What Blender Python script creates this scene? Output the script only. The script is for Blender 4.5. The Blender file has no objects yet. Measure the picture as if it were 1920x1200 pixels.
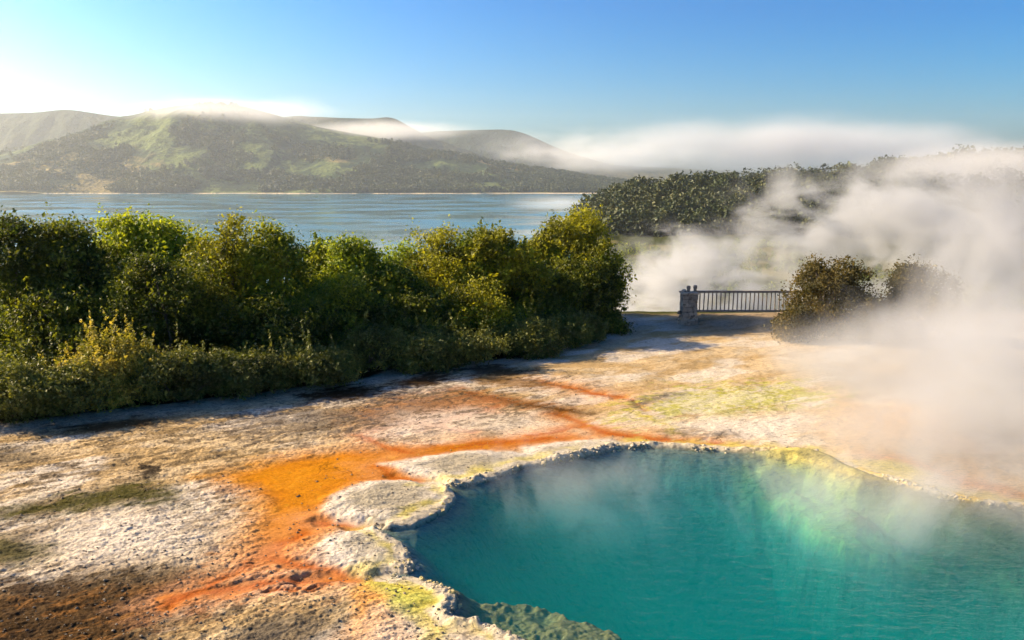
import bpy, bmesh, math, random
import numpy as np
from mathutils import Vector, Matrix

scene = bpy.context.scene
COL = scene.collection
rad = math.radians
rng = np.random.default_rng(7)

# ------------------------------------------------------------------ camera
CAM_H = 4.7
F_PX = 1493.0                       # focal length in pixels of a 1920 wide picture
PITCH = math.atan((600 - 340) / F_PX)
cam = bpy.data.cameras.new('camera')
cam_o = bpy.data.objects.new('camera', cam)
COL.objects.link(cam_o)
cam.sensor_width = 36.0
cam.lens = F_PX * 36.0 / 1920.0
cam.clip_start = 0.1
cam.clip_end = 60000
cam_o.location = (0, 0, CAM_H)
cam_o.rotation_euler = (math.pi / 2 - PITCH, 0, 0)
scene.camera = cam_o

# ------------------------------------------------------------------ sky, sun, exposure
SUN_AZ = rad(15)                    # sunlight comes from the left and a little from ahead
SUN_EL = rad(28)
world = bpy.data.worlds.new('World')
scene.world = world
world.use_nodes = True
wn = world.node_tree
bg = wn.nodes['Background']
sky = wn.nodes.new('ShaderNodeTexSky')
sky.sky_type = 'NISHITA'
sky.sun_disc = False
sky.sun_elevation = SUN_EL
# sun seen at direction (-cos, sin): rotation is measured clockwise from +Y
sky.sun_rotation = -(math.pi / 2 - SUN_AZ)
sky.altitude = 300
sky.air_density = 1.0
sky.dust_density = 3.0
sky.ozone_density = 5.0
hs = wn.nodes.new('ShaderNodeHueSaturation')
hs.inputs['Saturation'].default_value = 1.6
hs.inputs['Hue'].default_value = 0.486
hs.inputs['Value'].default_value = 0.82
wn.links.new(sky.outputs[0], hs.inputs['Color'])
gm = wn.nodes.new('ShaderNodeGamma')
gm.inputs['Gamma'].default_value = 1.4
wn.links.new(hs.outputs[0], gm.inputs['Color'])
wn.links.new(gm.outputs[0], bg.inputs['Color'])
bg.inputs['Strength'].default_value = 0.050

sun = bpy.data.lights.new('sun', 'SUN')
sun.energy = 4.6
sun.angle = rad(0.6)
sun.color = (1.0, 0.77, 0.46)
sun_o = bpy.data.objects.new('sun', sun)
COL.objects.link(sun_o)
SUN_DIR = Vector((math.cos(SUN_AZ) * math.cos(SUN_EL), -math.sin(SUN_AZ) * math.cos(SUN_EL), -math.sin(SUN_EL)))
sun_o.rotation_euler = SUN_DIR.to_track_quat('-Z', 'Y').to_euler()

scene.view_settings.view_transform = 'Standard'
scene.view_settings.look = 'None'
scene.view_settings.exposure = 1.55
scene.view_settings.gamma = 1.0
cy = scene.cycles
cy.max_bounces = 8
cy.diffuse_bounces = 3
cy.glossy_bounces = 2
cy.transmission_bounces = 3
cy.transparent_max_bounces = 24
cy.volume_bounces = 3
cy.volume_step_rate = 0.6
cy.volume_max_steps = 96
cy.use_adaptive_sampling = True
cy.adaptive_threshold = 0.02
cy.sample_clamp_indirect = 6.0
cy.use_denoising = True
cy.caustics_reflective = False
cy.caustics_refractive = False

# ------------------------------------------------------------------ helpers
cP, sP = math.cos(PITCH), math.sin(PITCH)


def ray(u, v):
    x = (u - 960) / F_PX
    y = -(v - 600) / F_PX
    return np.array([x, cP + y * sP, -sP + y * cP])


def gnd(u, v, z=0.0):
    """point of the plane at height z seen at picture position u, v"""
    d = ray(u, v)
    t = (z - CAM_H) / d[2]
    return np.array([d[0] * t, d[1] * t])


def at(u, v, Y):
    """point at depth Y (metres ahead)"""
    d = ray(u, v)
    t = Y / d[1]
    return np.array([d[0] * t, Y, CAM_H + d[2] * t])


def G(pts, z=0.0):
    return np.array([gnd(u, v, z) for u, v in pts])


def _hash(ix, iy, iz, seed):
    h = (ix.astype(np.int64) * 374761393 + iy.astype(np.int64) * 668265263 + iz.astype(np.int64) * 1274126177 + seed * 974634577) & 0xFFFFFFFF
    h = ((h ^ (h >> 13)) * 1274126177) & 0xFFFFFFFF
    h = ((h ^ (h >> 16)) * 2246822519) & 0xFFFFFFFF
    return ((h ^ (h >> 15)) & 0xFFFFFF) / float(0xFFFFFF)


def vnoise2(x, y, seed=0):
    ix = np.floor(x); iy = np.floor(y)
    fx = x - ix; fy = y - iy
    fx = fx * fx * fx * (fx * (fx * 6 - 15) + 10)
    fy = fy * fy * fy * (fy * (fy * 6 - 15) + 10)
    z = np.zeros_like(ix)
    a = _hash(ix, iy, z, seed); b = _hash(ix + 1, iy, z, seed)
    c = _hash(ix, iy + 1, z, seed); d = _hash(ix + 1, iy + 1, z, seed)
    return (a * (1 - fx) + b * fx) * (1 - fy) + (c * (1 - fx) + d * fx) * fy


def fbm(x, y, seed=0, oct=4, gain=0.5, rot=0.6):
    s = np.zeros_like(x); amp = 1.0; tot = 0.0
    c, n = math.cos(rot), math.sin(rot)
    for o in range(oct):
        s += amp * vnoise2(x, y, seed + o * 17)
        tot += amp
        amp *= gain
        x, y = (c * x - n * y) * 2.03 + 11.3, (n * x + c * y) * 2.03 - 7.7
    return s / tot


def sstep(a, b, x):
    t = np.clip((x - a) / (b - a), 0, 1)
    return t * t * (3 - 2 * t)


def seg_dist(px, py, a, b):
    ax, ay = a; bx, by = b
    dx, dy = bx - ax, by - ay
    L = dx * dx + dy * dy + 1e-12
    t = np.clip(((px - ax) * dx + (py - ay) * dy) / L, 0, 1)
    return np.hypot(px - (ax + t * dx), py - (ay + t * dy))


def d_line(px, py, pts):
    d = np.full_like(px, 1e9)
    for a, b in zip(pts[:-1], pts[1:]):
        d = np.minimum(d, seg_dist(px, py, a, b))
    return d


def sd_poly(px, py, pts):
    """signed distance, negative inside"""
    d = np.full_like(px, 1e9)
    ins = np.zeros(px.shape, bool)
    n = len(pts)
    for i in range(n):
        a = pts[i]; b = pts[(i + 1) % n]
        d = np.minimum(d, seg_dist(px, py, a, b))
        if a[1] != b[1]:
            c = (a[1] > py) != (b[1] > py)
            xi = (b[0] - a[0]) * (py - a[1]) / (b[1] - a[1]) + a[0]
            ins ^= c & (px < xi)
    return np.where(ins, -d, d)


def smooth_line(pts, n=4):
    """Catmull-Rom through the points"""
    P = np.asarray(pts, float)
    P = np.vstack([2 * P[0] - P[1], P, 2 * P[-1] - P[-2]])
    out = []
    for i in range(1, len(P) - 2):
        for k in range(n):
            t = k / n
            out.append(0.5 * ((2 * P[i]) + (-P[i - 1] + P[i + 1]) * t + (2 * P[i - 1] - 5 * P[i] + 4 * P[i + 1] - P[i + 2]) * t * t
                              + (-P[i - 1] + 3 * P[i] - 3 * P[i + 1] + P[i + 2]) * t ** 3))
    out.append(P[-2])
    return np.array(out)


def mesh_np(name, verts, faces, mat=None, smooth=True, parent=None, col=None, colname='Col'):
    """verts (n,3), faces (m,k) with one k"""
    verts = np.ascontiguousarray(verts, np.float32)
    faces = np.ascontiguousarray(faces, np.int32)
    me = bpy.data.meshes.new(name)
    me.vertices.add(len(verts))
    me.vertices.foreach_set('co', verts.ravel())
    k = faces.shape[1]
    me.loops.add(faces.size)
    me.loops.foreach_set('vertex_index', faces.ravel())
    me.polygons.add(len(faces))
    me.polygons.foreach_set('loop_start', np.arange(0, faces.size, k, dtype=np.int32))
    me.polygons.foreach_set('loop_total', np.full(len(faces), k, np.int32))
    me.polygons.foreach_set('use_smooth', np.full(len(faces), smooth, bool))
    if col is not None:
        ca = me.color_attributes.new(colname, 'FLOAT_COLOR', 'POINT')
        ca.data.foreach_set('color', np.ascontiguousarray(col, np.float32).ravel())
    me.update(calc_edges=True)
    if mat is not None:
        me.materials.append(mat)
    o = bpy.data.objects.new(name, me)
    COL.objects.link(o)
    if parent is not None:
        o.parent = parent
    return o


def grid_faces(nr, nc):
    i = np.arange((nr - 1) * (nc - 1))
    r = i // (nc - 1); c = i % (nc - 1)
    a = r * nc + c
    return np.stack([a, a + 1, a + nc + 1, a + nc], 1)


def tag(o, label=None, cat=None, group=None, kind=None):
    if label: o['label'] = label
    if cat: o['category'] = cat
    if group: o['group'] = group
    if kind: o['kind'] = kind
    return o


def empty(name, loc, label, cat, group=None):
    o = bpy.data.objects.new(name, None)
    o.empty_display_size = 0.3
    COL.objects.link(o)
    o.location = loc
    return tag(o, label, cat, group)


class NT:
    """small node builder"""
    def __init__(self, name):
        self.m = bpy.data.materials.new(name)
        self.m.use_nodes = True
        self.t = self.m.node_tree
        self.t.nodes.clear()
        self.out = self.t.nodes.new('ShaderNodeOutputMaterial')

    def n(self, typ, ins=None, **props):
        nd = self.t.nodes.new(typ)
        for k, v in props.items():
            setattr(nd, k, v)
        if ins:
            for k, v in ins.items():
                self.put(nd.inputs[k], v)
        return nd

    def put(self, sock, v):
        if isinstance(v, bpy.types.Node):
            v = v.outputs[0]
        if isinstance(v, bpy.types.NodeSocket):
            self.t.links.new(v, sock)
        else:
            if hasattr(sock, 'default_value') and isinstance(v, (tuple, list)) and len(v) == 3 and len(sock.default_value) == 4:
                v = (*v, 1.0)
            sock.default_value = v

    def math(self, op, a, b=0.0, clamp=False):
        return self.n('ShaderNodeMath', {0: a, 1: b}, operation=op, use_clamp=clamp)

    def noise(self, vec, scale, detail=3.0, rough=0.5, dist=0.0):
        return self.n('ShaderNodeTexNoise', {'Vector': vec, 'Scale': scale, 'Detail': detail, 'Roughness': rough, 'Distortion': dist})

    def ramp(self, fac, a, b, lo=0.0, hi=1.0, smooth=True):
        return self.n('ShaderNodeMapRange', {'Value': fac, 'From Min': a, 'From Max': b, 'To Min': lo, 'To Max': hi},
                      interpolation_type='SMOOTHSTEP' if smooth else 'LINEAR')

    def mix(self, fac, a, b, blend='MIX'):
        nd = self.n('ShaderNodeMix', data_type='RGBA', blend_type=blend)
        self.put(nd.inputs[0], fac)
        self.put(nd.inputs[6], a)
        self.put(nd.inputs[7], b)
        return nd.outputs[2]

    def vmath(self, op, a, b):
        return self.n('ShaderNodeVectorMath', {0: a, 1: b}, operation=op)

    def surf(self, s):
        self.t.links.new(s.outputs[0] if isinstance(s, bpy.types.Node) else s, self.out.inputs['Surface'])
        return self.m

    def vol(self, s):
        self.t.links.new(s.outputs[0], self.out.inputs['Volume'])
        return self.m


# ------------------------------------------------------------------ the pool outline (shared by the ground and the water)
SHORE_PX = [(1010, 1222), (980, 1203), (950, 1186), (915, 1172), (880, 1164), (852, 1158), (843, 1146), (858, 1130), (850, 1114), (828, 1099),
            (795, 1086), (765, 1079), (742, 1076), (738, 1070), (762, 1069), (777, 1060), (772, 1044), (757, 1026), (738, 1009), (712, 996),
            (700, 988), (716, 989), (750, 987), (790, 975), (828, 960), (847, 942), (850, 926), (838, 913), (815, 904),
            (845, 908), (885, 905), (930, 893), (975, 876), (1020, 868), (1070, 858), (1120, 848), (1165, 838), (1215, 836), (1270, 838),
            (1330, 842), (1400, 846), (1470, 848), (1525, 853), (1560, 864), (1600, 880), (1660, 897), (1720, 915), (1780, 930), (1850, 943),
            (1930, 953), (2050, 975), (2180, 1020)]
shore = smooth_line(G(SHORE_PX), 4)
near_side = np.array([(8.6, 7.6), (8.0, 6.6), (6.0, 5.9), (4.0, 5.9), (2.4, 6.5), (1.1, 7.1)])
shore = np.vstack([shore, smooth_line(near_side, 4)])

# ------------------------------------------------------------------ ground: the sinter terrace, the slope behind it and the valley
HEDGE_PX = [(-700, 905), (-350, 845), (-120, 815), (0, 797), (110, 780), (230, 765), (340, 752), (460, 738), (560, 725), (640, 716), (700, 704),
            (740, 690), (830, 680), (920, 676), (960, 668), (1030, 652), (1110, 636), (1150, 624), (1168, 600)]
hedge = smooth_line(G(HEDGE_PX), 3)
u_in = np.linspace(-0.73, 0.73, 1180)
u_cols = np.concatenate([np.linspace(-2.2, -0.73, 50)[:-1], u_in, np.linspace(0.73, 2.2, 50)[1:]])
inv = np.linspace(1 / 6.6, 1 / 31.0, 720)
rows = np.concatenate([np.linspace(2.0, 6.6, 40)[:-1], 1 / inv, np.geomspace(31.0, 620.0, 120)[1:]])
NR, NC = len(rows), len(u_cols)
YY, UU = np.meshgrid(rows, u_cols, indexing='ij')
GX = (UU * YY).ravel(); GY = YY.ravel()


def terrain_far(x, y):
    """ground behind the terrace: slope down to the lake"""
    # distance behind the edge line (hedge back on the left, fence on the right)
    edge = np.where(x < 4.0, 29.5 + (x - 4.0) * 0.86, 29.0 + 0.0 * x)
    edge = np.maximum(edge, 12)
    d = np.maximum(y - edge, 0)
    z = -(1 - np.exp(-d / 28.0)) * 21.0 - 0.016 * d
    k = sstep(0.062, 0.10, x / np.maximum(y, 1.0))
    return np.maximum(z, -32.0 + 9.5 * k)


def build_ground():
    x, y = GX, GY
    z = np.zeros_like(x)
    terr = y < 34
    tx, ty = x[terr], y[terr]
    # organic warp of every stain outline
    wx = tx + 0.30 * (fbm(tx * 1.1, ty * 1.1, 3, 3) - 0.5) + 0.16 * (fbm(tx * 4.5, ty * 4.5, 5, 3) - 0.5)
    wy = ty + 0.30 * (fbm(tx * 1.1, ty * 1.1, 23, 3) - 0.5) + 0.16 * (fbm(tx * 4.5, ty * 4.5, 25, 3) - 0.5)
    sx = tx + 0.12 * (fbm(tx * 3.0, ty * 3.0, 31, 3) - 0.5)
    sy = ty + 0.12 * (fbm(tx * 3.0, ty * 3.0, 33, 3) - 0.5)
    sd = sd_poly(sx, sy, shore)
    # ---------------- heights
    big = fbm(tx * 0.22, ty * 0.22, 41, 4) - 0.5
    mid = fbm(tx * 1.3, ty * 1.3, 43, 4) - 0.5
    # elongated ripples of the crust (run up to the right)
    ca, sa = math.cos(0.55), math.sin(0.55)
    ra = tx * ca + ty * sa; rb = -tx * sa + ty * ca
    rip = fbm(ra * 2.2, rb * 6.5, 47, 4) - 0.5
    fine = fbm(ra * 9, rb * 16, 53, 3, 0.6) - 0.5
    grit = fbm(tx * 26, ty * 26, 57, 2, 0.6) - 0.5
    hz = 0.10 * big + 0.06 * mid
    left = sstep(0.5, -3.0, tx - (10.5 - ty) * 0.2) * sstep(20, 15, ty)
    hz += rip * (0.020 + 0.024 * left) + fine * (0.010 + 0.016 * left) + grit * (0.006 + 0.012 * left)
    # dark stain of algae and mud on the left
    C = {}
    cream = np.array((0.48, 0.365, 0.215)); white = np.array((0.57, 0.51, 0.43)); tan = np.array((0.33, 0.225, 0.10))
    grey = np.array((0.33, 0.29, 0.215)); brown = np.array((0.045, 0.025, 0.011)); dark = np.array((0.030, 0.024, 0.018))
    orange = np.array((0.38, 0.105, 0.0005)); gold = np.array((0.39, 0.155, 0.001)); red = np.array((0.27, 0.045, 0.006))
    pink = np.array((0.52, 0.26, 0.13)); yellow = np.array((0.50, 0.42, 0.055)); ygreen = np.array((0.36, 0.37, 0.075))
    moss = np.array((0.040, 0.038, 0.008)); litter = np.array((0.030, 0.026, 0.014)); shade_grey = np.array((0.40, 0.39, 0.38))
    col = np.empty((len(tx), 3)); col[:] = cream
    wet = np.zeros(len(tx))

    def lay(w, c):
        nonlocal col
        w = np.clip(w, 0, 1)[:, None]
        col = col * (1 - w) + np.asarray(c) * w

    nb = fbm(ra * 0.5, rb * 1.1, 61, 5, 0.55)
    nc_ = fbm(ra * 0.9, rb * 2.0, 67, 5, 0.6)
    nd = fbm(tx * 2.2, ty * 2.2, 71, 4, 0.6)
    ne = fbm(ra * 3.0, rb * 7.5, 73, 4, 0.65)
    nf = fbm(tx * 9.0, ty * 9.0, 79, 3, 0.6)
    lay(sstep(0.42, 0.62, nc_) * 0.75, tan)
    lay(sstep(0.48, 0.66, nb) * 0.75, white)
    lay(sstep(0.56, 0.70, nd) * 0.35, grey)
    lz = sstep(1.0, -2.5, tx) * sstep(19, 14, ty)
    lay(lz * sstep(0.50, 0.66, ne) * 0.75, np.array((0.12, 0.082, 0.042)))
    lay(lz * sstep(0.56, 0.68, nf) * sstep(0.36, 0.56, nd) * 0.75, np.array((0.075, 0.058, 0.04)))

    def poly(px, soft, noise=None, amp=0.0):
        s = sd_poly(wx, wy, G(px))
        if noise is not None:
            s = s + (noise - 0.5) * amp
        return sstep(soft, -soft, s)

    def stroke(px, w, soft, noise=None, amp=0.0):
        s = d_line(wx, wy, smooth_line(G(px), 4)) - w
        if noise is not None:
            s = s + (noise - 0.5) * amp
        return sstep(soft, -soft, s)

    # white crust and darker bands on the left
    lay(poly([(60, 985), (250, 945), (360, 955), (420, 1000), (380, 1050), (240, 1075), (90, 1085), (40, 1040)], 0.9, ne, 1.6) * 0.8, white)
    lay(poly([(0, 1070), (90, 1070), (120, 1090), (40, 1110), (-60, 1110)], 0.4, ne, 0.9) * 0.7, white)
    lay(poly([(-40, 965), (120, 925), (260, 902), (330, 925), (340, 948), (200, 950), (60, 968)], 0.35, ne, 1.1) * 0.95, moss * 1.2)
    lay(poly([(-40, 1010), (60, 1000), (110, 1030), (60, 1060), (-40, 1062)], 0.3, ne, 0.9) * 0.9, moss)
    lay(poly([(-40, 840), (40, 838), (80, 862), (20, 872), (-40, 870)], 0.4, ne, 1.0) * 0.65, dark)
    br = poly([(-300, 1085), (60, 1095), (200, 1072), (360, 1062), (440, 1085), (400, 1130), (300, 1190), (230, 1270), (200, 1400), (-300, 1400)], 0.40, ne, 1.5)
    lay(br * 0.95, brown)
    lay(br * sstep(0.56, 0.70, ne) * 0.6, np.array((0.22, 0.105, 0.034)))
    lay(br * sstep(0.60, 0.70, nf) * 0.5, dark)
    lay(poly([(150, 1080), (330, 1060), (420, 1075), (380, 1105), (200, 1112)], 0.4, ne, 1.2) * 0.55, np.array((0.09, 0.066, 0.036)))
    lay(poly([(430, 1190), (500, 1160), (600, 1155), (640, 1175), (640, 1260), (420, 1260)], 0.25, nf, 0.6) * 0.75, np.array((0.07, 0.062, 0.052)))
    # cracked hole
    lay(poly([(252, 868), (285, 872), (305, 880), (285, 892), (272, 900), (266, 884)], 0.05, nf, 0.3) * 0.9, dark)

    # orange pool of algae and its runoffs
    o1 = [(455, 888), (540, 866), (640, 852), (740, 842), (830, 833), (900, 823), (1000, 814), (1075, 812), (1090, 820), (1000, 830), (900, 843),
          (820, 853), (745, 861), (708, 868), (718, 880), (766, 891), (822, 896), (826, 905), (745, 901), (690, 896), (650, 910), (612, 930),
          (596, 955), (600, 972), (700, 979), (704, 989), (600, 992), (556, 1012), (500, 1030), (505, 985), (515, 950), (500, 920)]
    lay(poly([(420, 890), (560, 846), (700, 838), (830, 828), (1000, 806), (1120, 808), (1130, 822), (900, 852), (740, 880), (830, 892), (840, 908),
              (700, 910), (640, 940), (620, 965), (720, 978), (710, 994), (600, 1004), (540, 1050), (470, 1050), (490, 960)], 0.45, nd, 0.7) * 0.75, pink)
    lay(poly([(400, 885), (560, 850), (720, 838), (720, 880), (640, 910), (585, 960), (590, 1000), (520, 1040), (450, 1040), (480, 980), (470, 920)], 0.75, ne, 0.9) * 0.7, np.array((0.42, 0.20, 0.025)))
    w = poly(o1, 0.24, nd, 0.20)
    lay(w, orange)
    wet = np.maximum(wet, w * 0.5)
    lay(poly(o1, 0.6, nd, 0.1) ** 2 * sstep(0.20, 0.50, nc_) * 0.9, gold)
    lay(w * sstep(0.48, 0.62, ne) * 0.55, np.array((0.27, 0.080, 0.001)))
    lay(w * sstep(0.55, 0.70, nf) * sstep(0.5, 0.6, nd) * 0.5, np.array((0.50, 0.27, 0.02)))
    lay(poly([(380, 892), (440, 886), (520, 884), (540, 900), (440, 905)], 0.35, ne, 0.8) * 0.6, gold)
    lay(poly([(470, 880), (620, 852), (740, 846), (730, 880), (640, 905), (590, 965), (560, 1010), (500, 1025), (490, 985), (520, 945)], 0.5, ne, 0.5) * 0.7, np.array((0.44, 0.17, 0.006)))
    for pts, wd, sf in [([(596, 978), (640, 982), (702, 984)], 0.07, 0.10),
                        ([(712, 872), (740, 888), (790, 896), (822, 900)], 0.09, 0.13),
                        ([(330, 1120), (420, 1103), (500, 1088), (570, 1082), (650, 1077), (720, 1074), (742, 1074)], 0.12, 0.10),
                        ([(560, 1003), (520, 1022), (490, 1045)], 0.12, 0.2),
                        ([(500, 1046), (580, 1054), (640, 1070)], 0.05, 0.14),
                        ([(1046, 775), (1085, 790), (1130, 806), (1190, 818), (1260, 826), (1345, 830)], 0.16, 0.20),
                        ([(702, 806), (760, 792), (835, 800), (880, 812)], 0.03, 0.20),
                        ([(935, 757), (885, 772), (835, 788), (800, 806)], 0.03, 0.22),
                        ([(1100, 793), (1060, 803), (1000, 812)], 0.04, 0.14),
                        ([(640, 1080), (570, 1104), (500, 1106)], 0.02, 0.12),
                        ([(470, 1058), (425, 1076), (380, 1102), (330, 1128)], 0.02, 0.16),
                        ([(1160, 744), (1200, 756), (1215, 772)], 0.02, 0.2),
                        ([(770, 850), (715, 836), (680, 815)], 0.02, 0.2),
                        ([(1020, 716), (1070, 726), (1120, 737), (1160, 745)], 0.12, 0.22)]:
        w = stroke(pts, wd * 2.4, sf * 5.0, ne, 0.7)
        lay(w * 0.6, pink)
        w = stroke(pts, wd, sf * 1.4, ne, 0.36)
        lay(w, orange * 0.75 + gold * 0.2)
        wet = np.maximum(wet, w * 0.5)
        w = stroke(pts, wd * 0.25, sf * 0.9, nd, 0.12)
        lay(w * 0.9, red)
    lay(stroke([(860, 838), (950, 826), (1050, 818)], 0.05, 0.22, nd, 0.2) * 0.75, red)
    w = stroke([(850, 733), (930, 748), (1000, 760), (1060, 772)], 0.20, 0.40, ne, 0.8)
    lay(w, np.array((0.20, 0.070, 0.008)))
    lay(stroke([(880, 741), (980, 757), (1060, 770), (1120, 775)], 0.09, 0.22, ne, 0.5) * 0.95, np.array((0.045, 0.022, 0.006)))
    lay(poly([(660, 770), (740, 742), (850, 735), (960, 752), (900, 770), (760, 800), (690, 800)], 0.6, ne, 1.4) * 0.75, np.array((0.30, 0.125, 0.05)))
    lay(poly([(690, 800), (750, 770), (900, 765), (1000, 775), (1040, 795), (960, 808), (840, 815), (740, 822)], 0.5, nd, 0.6) * 0.6, white)
    # orange flat going down at the bottom
    w = poly([(668, 1088), (700, 1088), (728, 1135), (780, 1200), (800, 1240), (630, 1240), (655, 1150)], 0.14, nd, 0.3)
    lay(w * 0.75, np.array((0.56, 0.26, 0.06)))
    lay(poly([(640, 1180), (700, 1170), (720, 1240), (630, 1240)], 0.2, nd, 0.3) * 0.7, gold)
    mzone = poly([(560, 740), (760, 700), (1000, 690), (1120, 720), (1080, 770), (900, 800), (640, 820), (520, 790)], 0.8)
    lay(mzone * sstep(0.54, 0.66, ne) * 0.7, np.array((0.085, 0.055, 0.03)))
    lay(mzone * sstep(0.58, 0.70, nf) * sstep(0.45, 0.6, nd) * 0.7, np.array((0.06, 0.045, 0.032)))
    lay(poly([(880, 705), (1000, 712), (1050, 722), (980, 728), (900, 722)], 0.3, ne, 1.2) * 0.8, np.array((0.17, 0.085, 0.02)))
    # grey lobes between the runoffs
    lobes = [[(606, 960), (640, 925), (700, 902), (770, 898), (825, 906), (852, 926), (840, 955), (790, 982), (705, 985), (640, 975)],
             [(720, 866), (800, 855), (880, 846), (960, 843), (1000, 852), (985, 872), (920, 896), (840, 906), (800, 892)],
             [(990, 836), (1080, 826), (1140, 826), (1170, 836), (1100, 852), (1030, 866), (1000, 852)],
             [(592, 1030), (640, 998), (700, 992), (745, 1010), (775, 1050), (745, 1066), (680, 1066), (620, 1052)]]
    lobe_h = np.zeros(len(tx))
    for i, px in enumerate(lobes):
        s = sd_poly(wx, wy, G(px))
        lay(sstep(0.16, -0.10, s), white * 0.9)
        lay(sstep(0.0, -0.45, s + (nd - 0.5) * 0.4) * 0.95, np.array((0.30, 0.265, 0.195)))
        lobe_h = np.maximum(lobe_h, sstep(0.1, -0.3, s) * 0.05)
    w = poly([(700, 1090), (760, 1082), (830, 1105), (850, 1135), (800, 1158), (745, 1140)], 0.15, nd, 0.35)
    lay(w * 0.9, ygreen * 1.15)
    lay(poly([(735, 1092), (790, 1090), (805, 1106), (760, 1106)], 0.1, nd, 0.2) * 0.9, yellow)
    lay(poly([(805, 1130), (850, 1125), (850, 1152), (815, 1150)], 0.1, nd, 0.2) * 0.9, yellow)
    lay(poly([(640, 1195), (700, 1150), (830, 1165), (960, 1195), (960, 1260), (640, 1260)], 0.3, nd, 0.5) * 0.55, white)
    # sulphur meadow and the warm flats seen through the steam
    lay(poly([(1180, 780), (1240, 742), (1330, 725), (1480, 722), (1560, 740), (1480, 766), (1360, 785), (1250, 790)], 0.7, ne, 3.4) * 0.85, np.array((0.34, 0.33, 0.055)))
    lay(poly([(1230, 760), (1300, 735), (1420, 730), (1440, 750), (1330, 775)], 0.5, nf, 3.0) * 0.45, white)
    lay(poly([(1230, 800), (1350, 780), (1500, 775), (1560, 800), (1480, 822), (1330, 822)], 0.6, ne, 1.0) * 0.85, white)
    lay(stroke([(1180, 772), (1215, 785), (1250, 800), (1262, 812)], 0.05, 0.16, nf, 0.3) * 0.85, yellow * 0.8)
    lay(stroke([(1195, 765), (1240, 745), (1275, 738)], 0.05, 0.3, nf, 0.5) * 0.9, np.array((0.05, 0.045, 0.035)))
    lay(stroke([(1255, 812), (1300, 815), (1380, 818)], 0.05, 0.4, nf, 0.6) * 0.8, np.array((0.07, 0.055, 0.038)))
    w = poly([(1540, 800), (1600, 765), (1720, 760), (1790, 800), (1860, 880), (1920, 930), (1720, 890), (1580, 850)], 0.8, nd, 0.8)
    lay(w * 0.7, np.array((0.48, 0.26, 0.06)))
    lay(stroke([(1640, 858), (1720, 872), (1820, 905), (1920, 930)], 0.15, 0.4, nd, 0.4) * 0.7, np.array((0.52, 0.17, 0.03)))
    lay(poly([(1600, 868), (1680, 868), (1740, 888), (1680, 893)], 0.25, nd, 0.4) * 0.8, yellow)

    wz = sstep(0.05, 0.4, wet)
    hz = hz * (1 - 0.72 * wz) - 0.015 * wz
    # shoreline: yellow margin, pale rim, bed of the pool
    rim_n = fbm(tx * 7.5, ty * 7.5, 83, 2, 0.45)
    lay(sstep(0.55, 0.12, sd + (nd - 0.5) * 0.9) * 0.75, np.array((0.44, 0.37, 0.075)))
    lay(sstep(0.26, 0.12, sd + (rim_n - 0.5) * 0.2) * 0.9, np.array((0.46, 0.40, 0.31)))
    yel_side = sstep(3.5, 5.5, tx) * sstep(0.28, 0.1, sd)
    lay(yel_side * sstep(0.42, 0.6, rim_n) * 0.8, np.array((0.60, 0.42, 0.07)))
    lumps = np.clip((rim_n - 0.30) * 2.6, 0, 1.3)
    lump2 = np.abs(fbm(tx * 9, ty * 9, 87, 3) - 0.5) * 2
    rim = np.exp(-((sd - 0.09) / 0.075) ** 2)
    hz = hz * sstep(0.02, 0.5, sd) + lobe_h
    rim_v = 0.45 + 1.1 * sstep(0.40, 0.62, fbm(tx * 1.6, ty * 1.6, 95, 2))
    hz += rim * rim_v * (0.014 + 0.022 * lumps + 0.016 * lump2)
    # channels where the runoffs leave
    for px in [[(596, 978), (640, 982), (702, 986)], [(740, 888), (790, 896), (826, 903)], [(570, 1082), (650, 1077), (745, 1074)]]:
        s = d_line(wx, wy, G(px))
        k = sstep(0.20, 0.02, s)
        hz -= k * (hz + 0.055)
    ins = -sd
    shelf_a = sd_poly(wx, wy, G([(1490, 850), (1440, 900), (1445, 945), (1490, 1000), (1570, 1042), (1660, 1056), (1800, 1075), (1990, 1130), (2150, 1030), (1930, 950), (1560, 862)], -0.7))
    shelf_b = sd_poly(wx, wy, G([(840, 1160), (880, 1143), (960, 1140), (1050, 1160), (1150, 1203), (1300, 1300), (1000, 1300)], -0.35))
    deep = -0.05 - 0.75 * sstep(0.0, 0.9, ins) - 2.4 * sstep(0.4, 2.4, ins)
    la = sstep(0.22, -0.22, shelf_a)
    lb = sstep(0.12, -0.08, shelf_b)
    rough_bed = (fbm(tx * 2.6, ty * 2.6, 91, 4, 0.6) - 0.5)
    shelf_z = -0.30 - 0.45 * sstep(-0.4, 2.2, shelf_a + 2.2) + rough_bed * 0.25
    deep = deep * (1 - la) + np.maximum(deep, shelf_z) * la
    deep = deep * (1 - lb) + np.maximum(deep, -0.22 + rough_bed * 0.26) * lb
    inside = sstep(-0.01, 0.03, ins)
    hz = hz * (1 - inside) + deep * inside
    lay(inside, np.array((0.12, 0.15, 0.12)))
    shal = sstep(-1.15, -0.75, hz)
    lay(inside * la * shal, np.array((0.15, 0.14, 0.075)))
    pch = sd_poly(wx, wy, G([(1440, 900), (1450, 950), (1500, 1005), (1580, 1040), (1640, 1030), (1610, 960), (1560, 915), (1500, 885)], -0.6))
    lay(inside * shal * sstep(0.7, -0.5, pch + rough_bed * 1.2) * 0.85, np.array((0.56, 0.47, 0.11)))
    hz = hz + inside * sstep(0.7, -0.5, pch) * 0.18
    lay(inside * lb, np.array((0.17, 0.13, 0.06)))
    lay(inside * shal * sstep(0.5, 0.65, rough_bed + 0.5) * 0.5 * np.maximum(la, lb), np.array((0.14, 0.12, 0.06)))

    # soil under the wood, with a painted shade strip in front
    hd = d_line(tx, ty, hedge)
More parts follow.
